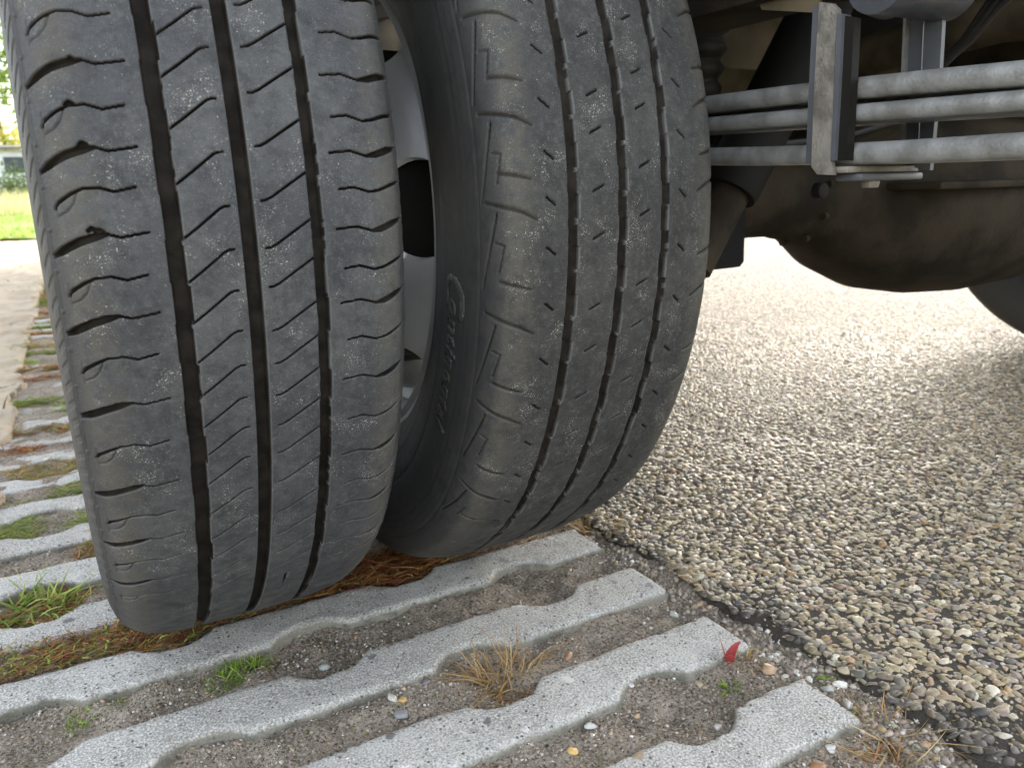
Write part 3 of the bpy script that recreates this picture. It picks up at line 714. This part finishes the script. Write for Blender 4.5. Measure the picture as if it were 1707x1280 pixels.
def rim(cx, parent, flip):
    # barrel: open ring profile, lip flanges both sides
    pr = [(-.060, .2160), (-.0640, .2130), (-.0640, .2095), (-.068, .2055), (-.055, .2045), (-.045, .198), (-.03, .190), (.02, .190), (.035, .198), (.055, .2045), (.068, .2055), (.0640, .2095), (.0640, .2130), (.060, .2160)]
    r_ = tpart('rim', revolve_x('rim', pr), M['rim'], parent, (cx, 0, ZC))
    def prof(t):
        t = min(max(t, 0), 1); pts = [(-.108, .105), (-.104, .125), (-.09, .145), (-.068, .163), (-.044, .178), (-.03, .1895)]
        p_ = [a for a in np.linspace(0, 1, len(pts))]
        return float(np.interp(t, p_, [q[0] for q in pts])), float(np.interp(t, p_, [q[1] for q in pts]))
    V, F = disc_mesh(prof, 6, R_(2.5), .60, .25, .27)
    s = -1 if flip else 1
    V = [(x*s, y, z) for x, y, z in V]
    me = bpy.data.meshes.new('wheel_disc'); me.from_pydata(V, [], F); me.update(); me.polygons.foreach_set('use_smooth', [True]*len(me.polygons)); me.set_sharp_from_angle(angle=R_(50))
    sd_ = me; o = tpart('wheel_disc', me, M['rim'], parent, (cx, 0, ZC))
    hp = [(-.108, .1055), (-.109, .09), (-.105, .075), (-.10, .06), (-.1, .001)]
    tpart('hub', revolve_x('hub', [(x*s, r) for x, r in hp], 48), M['rim'] , parent, (cx, 0, ZC))
rim(CX2, wh2, False); rim(0, wh1, True)
# brake drum, dark, fills the view through the hand holes
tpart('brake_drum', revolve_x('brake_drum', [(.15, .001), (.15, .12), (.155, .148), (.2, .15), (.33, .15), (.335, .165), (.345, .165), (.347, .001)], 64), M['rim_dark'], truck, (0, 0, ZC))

# ------------------------------------------------------------ suspension
sp = tempty('leaf_spring', (.43, 0, .38), truck, 'grey leaf spring with three separated leaves')
XO, XI = .400, .462
def leaf(pix, th):
    """pix: [(px,py)] centre line of the outer edge as seen at X=XO"""
    pts = [at(a, b, X=XO) for a, b in pix]
    y = np.array([q[1] for q in pts]); z = np.array([q[2] for q in pts]); cf = np.polyfit(y, z, 2)
    ys = np.linspace(-.80, .28, 46)
    zz = np.polyval(cf, np.clip(ys, -.56, -.1)); sl0 = np.polyval(np.polyder(cf), -.56); sl1 = np.polyval(np.polyder(cf), -.1)
    zz = zz+np.where(ys < -.56, (ys+.56)*sl0, 0)+np.where(ys > -.1, (ys+.1)*sl1*.4, 0)
    cr = []; n = 6
    for k in range(n+1): a_ = PI/2+PI*k/n; cr.append((XO+.0045+math.cos(a_)*.0045, math.sin(a_)*th/2))
    for k in range(n+1): a_ = -PI/2+PI*k/n; cr.append((XI-.0045+math.cos(a_)*.0045, math.sin(a_)*th/2))
    V = np.array([[(x, yv, zv+dz) for x, dz in cr] for yv, zv in zip(ys, zz)])
    V[..., 2] += .0002*(fbm(V[..., 1]*80, V[..., 2]*300, 3, 5)-.5)
    me = np_mesh('spring_leaf', V.reshape(-1, 3), grid_faces(len(ys), len(cr), True)[:, ::-1]); me.set_sharp_from_angle(angle=R_(60))
    tpart('spring_leaf', me, M['leaf'], sp)
leaf([(1182, 173), (1264, 164), (1346, 155), (1424, 145), (1565, 133), (1707, 121)], .0138)
leaf([(1182, 207), (1346, 196), (1424, 187), (1565, 177), (1707, 167)], .0118)
leaf([(1182, 261), (1346, 260), (1424, 255), (1565, 249), (1707, 242)], .0145)
# rebound clip: near strap, far strap, liners, bottom plate, bolt
def quadprism(name, pix, X, off, mat, bev=.0012, parent=sp, label=None):
    bm = bmesh.new(); prism(bm, [at(a, b, X=X) for a, b in pix], off)
    o = bm_obj(name, bm, mat, parent, bevel=bev)
    off_ = Vector((0, 0, 0)); q = parent
    while q: off_ += q.location; q = q.parent
    o.location = -off_
    if label: o['label'] = label
    return o
quadprism('clip_strap', [(1366, 4), (1386, 6), (1396, 16), (1393, 60), (1385, 270), (1388, 292), (1362, 291), (1352, 278), (1357, 150), (1363, 40)], .391, (.004, 0, 0), M['steel'], label='rough rusty near strap of the spring clip')
quadprism('clip_liner', [(1355, 12), (1366, 9), (1360, 150), (1354, 272), (1343, 273), (1348, 150)], .3925, (.006, 0, 0), M['liner'])
quadprism('clip_liner', [(1395, 22), (1404, 24), (1398, 150), (1391, 268), (1384, 269), (1390, 150)], .3895, (.009, 0, 0), M['liner'])
quadprism('clip_liner', [(1405, 26), (1424, 30), (1418, 150), (1411, 268), (1392, 268), (1398, 150)], .3925, (.007, 0, 0), M['black'])
quadprism('clip_liner', [(1506, 26), (1511, 27), (1507, 120), (1505, 270), (1501, 270), (1502, 120)], .466, (.004, 0, 0), M['leaf'])
quadprism('clip_liner', [(1514, 20), (1540, 18), (1534, 150), (1530, 280), (1508, 280), (1510, 120)], .470, (.004, 0, 0), M['liner'])
quadprism('clip_strap', [(1542, 14), (1572, 18), (1566, 120), (1550, 284), (1530, 284), (1537, 120)], .466, (.004, 0, 0), M['liner'])
a0 = at(1362, 284, X=.391); a1 = at(1394, 284, X=.391)
bm = bmesh.new(); box(bm, (.3955, a1[1]-.006, .3700), (.474, a0[1]+.001, .3745)); o = bm_obj('clip_plate', bm, M['steel'], sp, bevel=.0012); o.location = -sp.location-truck.location
bm = bmesh.new(); box(bm, (.405, a1[1]-.010, .3645), (.474, a1[1]+.012, .3695)); o = bm_obj('clip_plate', bm, M['liner'], sp, bevel=.0015); o.location = -sp.location-truck.location
q = at(1450, 302, X=.43)
bm = bmesh.new(); bmesh.ops.create_cone(bm, cap_ends=True, segments=6, radius1=.006, radius2=.007, depth=.005, matrix=Matrix.Translation((q[0], a1[1]+.001, .3620)))
o = bm_obj('bolt_head', bm, M['steel'], sp, bevel=.0008); o.location = -sp.location-truck.location
# spring end bushing bracket above the clip, rail above
q0 = at(1372, -8, X=.385); q1 = at(1560, 0, X=.50)
me = tube_mesh('spring_bushing', [(.40, q0[1]-.030, q0[2]+.008), (.415, q0[1]-.030, q0[2]+.008), (.42, q0[1]-.030, q0[2]+.008), (.475, q0[1]-.030, q0[2]+.008)], [.024, .026, .0235, .0235], 40)
tpart('spring_bushing', me, M['bushing'], truck)
bm = bmesh.new(); box(bm, (.41, -1.0, .500), (.48, 4.4, .62)); o = bm_obj('chassis_rail', bm, M['brown'], truck, bevel=.004); o.location = -truck.location
bm = bmesh.new(); box(bm, (1.42, -1.0, .50), (1.49, 3.2, .60)); o = bm_obj('chassis_rail', bm, M['brown'], truck, bevel=.004); o.location = -truck.location
# bracket plate beside the rail
quadprism('bracket_plate', [(1262, 0), (1366, 0), (1366, 22), (1270, 17)], .42, (.003, 0, 0), M['tan'], .001, truck)
# gusset (dusty trapezoid) with the bump stop beside it
bm = bmesh.new(); prism(bm, [at(a, b, Y=.02) for a, b in [(1160, 35), (1200, 22), (1266, 4), (1325, 32), (1263, 116), (1180, 112)]], (0, .006, 0)); o = bm_obj('gusset_plate', bm, M['tan'], truck, bevel=.002); o.location = -truck.location
c0 = at(1150, 20, Y=-.03); c1 = at(1150, 165, Y=-.03); pts = []; rad = []
for i in range(41):
    f = i/40; pts.append(tuple(c0*(1-f)+c1*f)); rad.append((.047-.012*f)*(1-.16*abs(math.sin(f*PI*4.3))**3))
tpart('bump_stop', tube_mesh('bump_stop', pts, rad, 32), M['rubber'], truck)
# shock absorber
t0 = at(1345, 60, Y=-.10); t1 = at(1213, 322, Y=-.10); t2 = at(1150, 445, Y=-.10); d = t1-t0
sh = tempty('shock_absorber', tuple(t2), truck, 'dark telescopic shock absorber leaning behind the springs')
tpart('shock_body', tube_mesh('shock_body', [t0+(t1-t0)*f for f in (.8, 1.0)]+[t2], [.0245, .0245, .0245], 32), M['brown'], sh)
tpart('dust_cover', tube_mesh('dust_cover', [t0-d*.5, t0, t1-d*.02, t1], [.033, .033, .033, .0315], 36), M['black'], sh)
# spring seat block
bm = bmesh.new(); prism(bm, [at(a, b, Y=-.066) for a, b in [(1120, 335), (1243, 335), (1240, 436), (1233, 445), (1120, 458)]], (0, .01, 0)); o = bm_obj('spring_seat', bm, M['seat_black'], truck, bevel=.002); o.location = -truck.location
# axle and differential
ax_prof = [(.30, .001), (.30, .054), (.745, .054), (.75, .058), (.775, .060), (.785, .068), (.80, .075), (.86, .112), (.93, .139), (1.02, .153), (1.12, .158), (1.24, .153), (1.34, .125), (1.42, .075), (1.46, .06), (1.62, .056), (1.62, .001)]
tpart('rear_axle', revolve_x('rear_axle', ax_prof, 72), M['brown'], truck, (0, .0, ZC+.004))
bm = bmesh.new(); box(bm, (.84, -.172, .350), (1.60, -.05, .360)); o = bm_obj('axle_ledge', bm, M['brown'], truck, bevel=.003); o.location = -truck.location
# flange bolts, brake pipe, breather boss on the axle
for k in range(10):
    a_ = 2*PI*k/10+.2; bm = bmesh.new(); bmesh.ops.create_cone(bm, cap_ends=True, segments=6, radius1=.0045, radius2=.0045, depth=.006, matrix=Matrix.Translation((.7775, -.0655*math.cos(a_), ZC+.004+.0655*math.sin(a_)))@Matrix.Rotation(PI/2, 4, 'Y'))
    o = bm_obj('flange_bolt', bm, M['brown'], truck); o.location = -truck.location
tpart('brake_pipe', tube_mesh('brake_pipe', [(.5, -.06, .40), (.62, -.055, .403), (.78, -.07, .415), (.88, -.10, .44), (1.0, -.13, .445), (1.15, -.135, .44), (1.4, -.1, .41)], .0035, 8), M['cable'], truck)
c_ = at(1390, 318, Y=-.135)
bm = bmesh.new(); bmesh.ops.create_cone(bm, cap_ends=True, segments=20, radius1=.010, radius2=.009, depth=.012, matrix=Matrix.Translation((c_[0], -.116, c_[2]))@Matrix.Rotation(PI/2, 4, 'X'))
o = bm_obj('filler_plug', bm, M['rim_dark'], truck, bevel=.002); o.location = -truck.location
# wheels on the other side (plain tread, far and dark)
CXR = 2*.985-.2279
def plain(D, Hh, U, Sg):
    for c in (-35, 0, 35): groove(D, U, Sg, c, 7.5, 5)
me_far = tyre_mesh('tyre', .005, .018, -.26, .16, plain)
for cx, lb in ((CXR, 'inner wheel of the far side pair, only its lower edge in view'), (CXR+CX2, 'outer wheel of the far side pair')):
    wf = tempty('wheel', (cx, 0, ZC), truck, lb); tpart('tyre', me_far, M['tyre2'], wf, (cx, 0, ZC)); rim(cx, wf, cx > CXR)
# underbody
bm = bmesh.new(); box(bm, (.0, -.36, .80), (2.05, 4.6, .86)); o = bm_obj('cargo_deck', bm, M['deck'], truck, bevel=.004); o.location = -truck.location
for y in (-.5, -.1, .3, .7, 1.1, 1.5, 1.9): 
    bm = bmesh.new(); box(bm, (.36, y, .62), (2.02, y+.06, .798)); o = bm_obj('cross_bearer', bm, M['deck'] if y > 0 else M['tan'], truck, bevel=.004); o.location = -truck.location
bm = bmesh.new(); box(bm, (.60, .42, .30), (1.30, 1.2, .58)); o = bm_obj('dark_blocker', bm, M['deck'], truck, bevel=.03, seg=4); o.location = -truck.location  # made-up dark box, added to block the bright background behind the springs
tpart('exhaust_pipe', tube_mesh('exhaust_pipe', [(1.3, 1.6, .47), (1.22, .6, .50), (1.15, .25, .56), (1.05, -.1, .57), (.95, -.45, .53)], .032, 24), M['tan'], truck)
tpart('propeller_shaft', tube_mesh('propeller_shaft', [(.985, .1, .36), (.985, 1.2, .42), (.985, 2.6, .45)], .04, 24), M['brown'], truck)
bm = bmesh.new(); box(bm, (.48, .18, .47), (1.42, .26, .56)); o = bm_obj('crossmember', bm, M['tan'], truck, bevel=.006); o.location = -truck.location
# cables sagging from the frame
for k, (dx, r_) in enumerate(((0, .0042), (9, .0035), (-10, .0035))):
    P3 = [at(1690+dx*2, -30, X=.60), at(1655+dx, 12, X=.60), at(1612+dx*.5, 68, X=.61), at(1572, 107, X=.62), at(1520, 140, X=.63), at(1440, 175, X=.66)]
    tpart('cable', tube_mesh('cable', P3, r_, 10), M['cable'], truck)

# ------------------------------------------------------------ plants
def blades(specs):
    """specs: rows base(3), dir(3), length, width, curve, rgb(3) -> mesh of bent tapering blades"""
    n = len(specs['b']); seg = 5; t = np.linspace(0, 1, seg)
    b = specs['b'][:, None, :]; d = specs['d'][:, None, :]; L = specs['l'][:, None, None]; cu = specs['c'][:, None, None]
    side = np.cross(specs['d'], np.array([0, 0, 1.])); side += rng.normal(0, .3, side.shape); side /= np.linalg.norm(side, axis=1)[:, None]+1e-9
    tt = t[None, :, None]
    mid = b+d*L*tt; mid[..., 2:] -= (cu*L*tt**2)
    hd = specs.get('h'); 
    if hd is not None: mid[..., :2] += hd[:, None, :]*L*tt**2
    wd = specs['w'][:, None, None]*(1-tt**1.6*.93)
    A = mid-side[:, None, :]*wd/2; B = mid+side[:, None, :]*wd/2; Cc = mid.copy(); Cc[..., 2:] -= wd*.22
    V = np.stack([A, Cc, B], 2).reshape(-1, 3)
    f = []
    for i in range(seg-1):
        for k in range(2): f.append((i*3+k, i*3+k+1, i*3+k+4, i*3+k+3))
    F = (np.array(f)[None]+(np.arange(n)*seg*3)[:, None, None]).reshape(-1, 4)
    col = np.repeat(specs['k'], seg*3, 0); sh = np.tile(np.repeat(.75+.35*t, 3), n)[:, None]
    return V, F, np.clip(col*sh, .004, .9)
GREEN = [(.16, .28, .035), (.24, .38, .05), (.30, .42, .07), (.40, .44, .12)]
DRY = [(.42, .26, .1), (.5, .34, .15), (.36, .2, .07), (.55, .42, .22)]
RED = [(.24, .07, .03), (.36, .11, .04), (.46, .18, .07), (.14, .05, .025), (.5, .28, .1)]
MOSS = [(.16, .19, .035), (.27, .27, .06), (.38, .34, .09), (.09, .075, .03)]
def spec(b, n, spread, l, w, up, pal, curve=.5, ax=None, seed=None):
    b = np.asarray(b, float); b = np.repeat(b[None], n, 0) if b.ndim == 1 else b; n = len(b)
    a = rng.uniform(0, 2*PI, n); rr = spread*np.sqrt(rng.random(n)); base = b+np.stack([rr*np.cos(a), rr*np.sin(a), 0*a], -1)
    a2 = a+rng.normal(0, .6, n) if ax is None else rng.normal(0, ax[1], n)+ax[0]+PI*(rng.random(n) < .5)
    el = np.abs(rng.normal(up, .3, n)); d = np.stack([np.cos(a2)*np.cos(el), np.sin(a2)*np.cos(el), np.sin(el)], -1)
    p = np.array(pal); k = p[rng.integers(0, len(p), n)]*rng.uniform(.75, 1.25, (n, 1))
    return dict(b=base, d=d, l=rng.uniform(.5, 1.1, n)*l, w=rng.uniform(.6, 1.3, n)*w, c=rng.uniform(.3, 1, n)*curve, k=k, h=rng.normal(0, .25, (n, 2)))
def mk_plant(name, sps, origin=None):
    Vs, Fs, Cs, b = [], [], [], 0
    for s in sps:
        V, F, c = blades(s); Vs.append(V); Fs.append(F+b); Cs.append(c); b += len(V)
    V = np.concatenate(Vs)
    if origin is not None: V = V-np.array(origin)
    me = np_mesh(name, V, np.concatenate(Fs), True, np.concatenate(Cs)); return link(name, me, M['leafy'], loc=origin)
def sz1(q): return np.array([q[0], q[1], float(soil_z(np.array([q[0]]), np.array([q[1]]))[0])])
def tuft(px, py, name, label, cat, sps, z=-.008):
    q = sz1(at(px, py, Z=z)); o = mk_plant(name, [spec(q+np.array([dx, dy, 0]), n, *r_, **kw) for (dx, dy, n, r_, kw) in sps], tuple(q)); props(o, label, cat)
tuft(838, 1132, 'dry_grass_tuft', 'straw coloured dry grass tuft in the round pocket left of the third rib end', 'dry grass',
     [(0, 0, 80, (.018, .042, .0014, .6, DRY), dict(curve=.3)), (-.024, -.008, 55, (.016, .034, .0013, .25, DRY), dict(curve=.15)), (.016, .006, 36, (.012, .045, .0013, .95, DRY), dict(curve=.3)), (0, 0, 12, (.02, .016, .0012, .4, MOSS), {})])
tuft(990, 884, 'dry_grass_tuft', 'orange dry grass tuft at the road edge behind the inner tyre', 'dry grass',
     [(0, 0, 110, (.016, .036, .0015, .45, DRY), dict(curve=.3)), (.016, -.012, 50, (.014, .03, .0014, .3, DRY), {})])
tuft(1480, 1236, 'dry_grass_tuft', 'sprawling dry grass tuft in the joint at the lower right', 'dry grass',
     [(0, 0, 70, (.016, .048, .0013, .15, DRY), dict(curve=.15)), (.006, .010, 34, (.01, .036, .0013, .3, RED[2:]+DRY), dict(curve=.3)), (-.018, -.018, 50, (.018, .042, .0012, .15, DRY), dict(curve=.12)), (.03, -.01, 24, (.012, .036, .0012, .2, DRY), dict(curve=.12))])
tuft(402, 1120, 'green_grass_tuft', 'small green grass tuft in the channel before the front tyre', 'grass tuft',
     [(0, 0, 130, (.015, .013, .0013, .8, GREEN), {}), (.014, 0, 70, (.010, .013, .0013, .7, GREEN+MOSS), {}), (-.014, -.006, 70, (.012, .012, .0012, .7, GREEN), {})])
tuft(140, 1196, 'green_grass_tuft', 'low green sprouts in the channel at the lower left', 'grass tuft',
     [(0, 0, 50, (.010, .009, .0012, .8, GREEN), {}), (.016, .004, 40, (.012, .008, .001, .6, GREEN+MOSS), {}), (-.006, -.010, 24, (.006, .008, .0012, .7, GREEN), {})])
tuft(72, 1006, 'green_grass_tuft', 'long bright green grass clump left of the front tyre', 'grass tuft',
     [(0, 0, 150, (.028, .046, .0024, .5, GREEN), dict(curve=.42)), (-.035, .0, 110, (.024, .040, .0024, .45, GREEN+MOSS[1:3]), dict(curve=.4)), (.032, .006, 90, (.018, .044, .0021, .4, GREEN+DRY[1:2]), dict(curve=.4)), (0, 0, 90, (.04, .026, .0014, .35, MOSS+DRY), {})])
tuft(1378, 1136, 'green_seedling', 'tiny green seedling between the lowest rib end and the road', 'seedling', [(0, 0, 16, (.005, .010, .0016, .7, GREEN), {})])
tuft(1440, 1184, 'green_seedling', 'tiny green seedling right of the white blocky pebble', 'seedling', [(0, 0, 22, (.008, .009, .0014, .7, GREEN), {})])
tuft(1218, 1146, 'green_seedling', 'green three leaved seedling under the red leaf', 'seedling', [(0, 0, 12, (.003, .018, .0034, .6, GREEN[1:3]), {})])
# red willow-like leaf beside the seedling
q = sz1(at(1212, 1112, Z=-.008)); s_ = spec(q+np.array([0, 0, .002]), 3, .001, .024, .0075, 1.05, [(.42, .07, .07), (.5, .16, .12)], curve=.25); V_, F_, c_ = blades(s_)
o = link('red_leaf', np_mesh('red_leaf', V_-q, F_, True, c_), M['leafy'], loc=tuple(q)); props(o, 'red pointed leaf curling up above the green seedling', 'leaf')
o = mk_plant('dry_weed', [spec(sz1(at(1245, 1110, Z=-.008)), 40, .012, .014, .0010, .6, DRY+MOSS[2:3])], tuple(sz1(at(1245, 1110, Z=-.008)))); props(o, 'ochre dried weed right of the red leaf at the third rib end', 'dry weed')
# stuff: moss and red stems squeezed in the channels
def chan_pts(x0, x1, k, n, ylo=-.5, yhi=.5):
    yc = Y1-CH*(k+.5); x = rng.uniform(x0, x1, n*3); off = OE if k % 2 == 0 else OO
    hw = CH/2-HW-.001+bite(x, off); y = yc+rng.uniform(ylo, yhi, n*3)*2*hw
    P = np.stack([x, y, soil_z(x, y)], -1)[:n]; return P
def stuff(name, sps): props(mk_plant(name, sps), kind='stuff')
# channel just in front of the contact patches (k=-1 : y about -.083)
P = chan_pts(-.2, .33, -1, 7500); wgt = np.interp(P[:, 0], [-.2, -.1, .05, .1, .2, .24, .33], [.5, .8, .9, 1, 1, .35, .2]); P = P[rng.random(len(P)) < wgt]
P[:, 2] += rng.uniform(.001, .012, len(P))
isr = rng.random(len(P)) < np.interp(P[:, 0], [-.2, -.05, .1, .2], [.25, .35, .7, .6])
stuff('red_stems', [spec(P[isr], 0, 0, .030, .0011, .12, RED, curve=.1, ax=(.10, .35))])
stuff('moss', [spec(P[~isr], 0, 0, .009, .0015, .55, MOSS+GREEN[2:]+DRY[:1])])
# channels going back on the left
for k in range(-2, -34, -1):
    yc = Y1-CH*(k+.5)
    if yc < -.05: continue
    dens = max(80, int(1900/(1+yc*1.3))); P = chan_pts(-.22, -.02, k, dens); typ = (k*7) % 5
    P = P[in_view(P, 60)]
    if len(P) < 4: continue
    s = 1+min(yc, 2)*.6
    pal = {0: MOSS[:3]+GREEN[:2], 1: RED[1:]+DRY[:2], 2: GREEN+MOSS[1:3], 3: MOSS[1:3]+DRY[:2], 4: RED[2:]+MOSS[1:3]}[typ]
    P = P[fbm(P[:, 0]*22, P[:, 1]*22, 2, 40-k) > .36]
    if len(P): stuff('channel_weeds', [spec(P, 0, 0, .016*s, .0012*s, .35, pal, curve=.3, ax=(0, .5))])
for k in (0, 1, 2, 3):
    P = chan_pts(-.2, .33, k, 700); P = P[(fbm(P[:, 0]*20, P[:, 1]*20, 3, 300+k) > .57)]
    stuff('moss', [spec(P, 0, 0, .004, .0009, .7, MOSS+DRY[:1])])
# verge grass on the dirt and the meadow
n = 1600; P = np.stack([rng.uniform(-.9, -.2, n), rng.uniform(.1, 5, n), np.full(n, .006)], -1); P = P[(fbm(P[:, 0]*5, P[:, 1]*5, 3, 71) > .55) & in_view(P, 40)]
if len(P): stuff('verge_grass', [spec(P, 0, 0, .035, .003, .6, GREEN+MOSS+DRY)])
n = 26000; P = np.stack([rng.uniform(-9, -.35, n), 6.7+20*rng.random(n)**1.6, np.zeros(n)], -1); P[:, 2] = np.clip((P[:, 1]-7)/30, 0, 1)*.35; P = P[in_view(P, 20)]
if len(P): stuff('meadow_grass', [spec(P, 0, 0, .14, .014, .9, GREEN[1:]+[(.3, .36, .08)])])
P = P[(P[:, 1] > 12)]
if len(P): stuff('tall_dry_grass', [spec(P, 0, 0, .42, .014, 1.3, [(.5, .46, .24), (.42, .42, .18), (.6, .54, .32)], curve=.2)])

# ------------------------------------------------------------ far background on the left
def tree(name, loc, h, cr, pal, label, cat, nleaf=9000, trunk=True, leafsz=.12):
    root = props(empty(name, loc), label, cat)
    if trunk:
        bm = bmesh.new(); me = tube_mesh('trunk', [(0, 0, -.1), (.05, 0, h*.3), (-.05, .05, h*.6), (0, 0, h*.9)], [h*.03, h*.024, h*.015, h*.005], 10); bm.free()
        link('trunk', me, M['bark'], root)
    cl = 26; cc = rng.normal(0, .42, (cl, 3))*np.array([cr, cr, h*.32]); cc[:, 2] = np.abs(cc[:, 2]+h*.05)*1.1+h*(.28 if trunk else .12)
    ci = rng.integers(0, cl, nleaf); P = cc[ci]+rng.normal(0, .17*cr, (nleaf, 3))
    P = P[P[:, 2] > .02]; n = len(P)
    a = rng.normal(size=(n, 3)); a /= np.linalg.norm(a, axis=1)[:, None]; b = np.cross(a, rng.normal(size=(n, 3))); b /= np.linalg.norm(b, axis=1)[:, None]
    s = rng.uniform(.6, 1.3, (n, 1))*leafsz
    V = np.stack([P-a*s/2, P+b*s*.3, P+a*s/2, P-b*s*.3], 1).reshape(-1, 3); F = np.arange(n*4).reshape(-1, 4)
    p = np.array(pal); k = np.repeat(p[rng.integers(0, len(p), n)]*rng.uniform(.7, 1.3, (n, 1)), 4, 0)
    link('crown', np_mesh('crown', V, F, False, k), M['leafy'], root)
YG = [(.36, .38, .07), (.46, .42, .08), (.5, .38, .08), (.24, .3, .06)]
q = at(4, 215, Y=24); tree('small_tree', (q[0], 24, .3), 3.0, 1.0, YG, 'yellowing small tree standing beyond the meadow', 'tree', 2600, leafsz=.1)
q = at(-10, 130, Y=30); tree('tall_tree', (q[0]-.6, 30, .3), 11, 2.4, [(.14, .22, .04), (.2, .3, .06), (.28, .34, .08)], 'tall green tree at the left edge behind the yellowing one', 'tree', 4200, leafsz=.2)
q = at(40, 300, Y=19.5); tree('hedge_bush', (q[0], 19.5, .15), 1.0, 1.3, [(.06, .1, .025), (.1, .14, .035)], 'low green hedge bush in front of the white house', 'hedge', 4000, False, .07)
q = at(0, 275, Y=21)
h = props(empty('white_house', (q[0], 21, .3)), 'small white house with a grey roof seen past the tyre', 'house')
bm = bmesh.new(); box(bm, (-1.6, 0, 0), (2.2, 4, 1.05)); bm_obj('wall', bm, M['white_wall'], h, bevel=.01)
bm = bmesh.new(); prism(bm, [(-1.8, -.2, 1.06), (2.4, -.2, 1.06), (2.2, 1.9, 1.2), (-1.6, 1.9, 1.2)], (0, 0, .05)); bm_obj('roof', bm, M['roof'], h)
for x in (-.9, .3, 1.4):
    bm = bmesh.new(); box(bm, (x-.22, -.03, .55), (x+.22, -.004, .9)); bm_obj('window', bm, M['glass'], h)
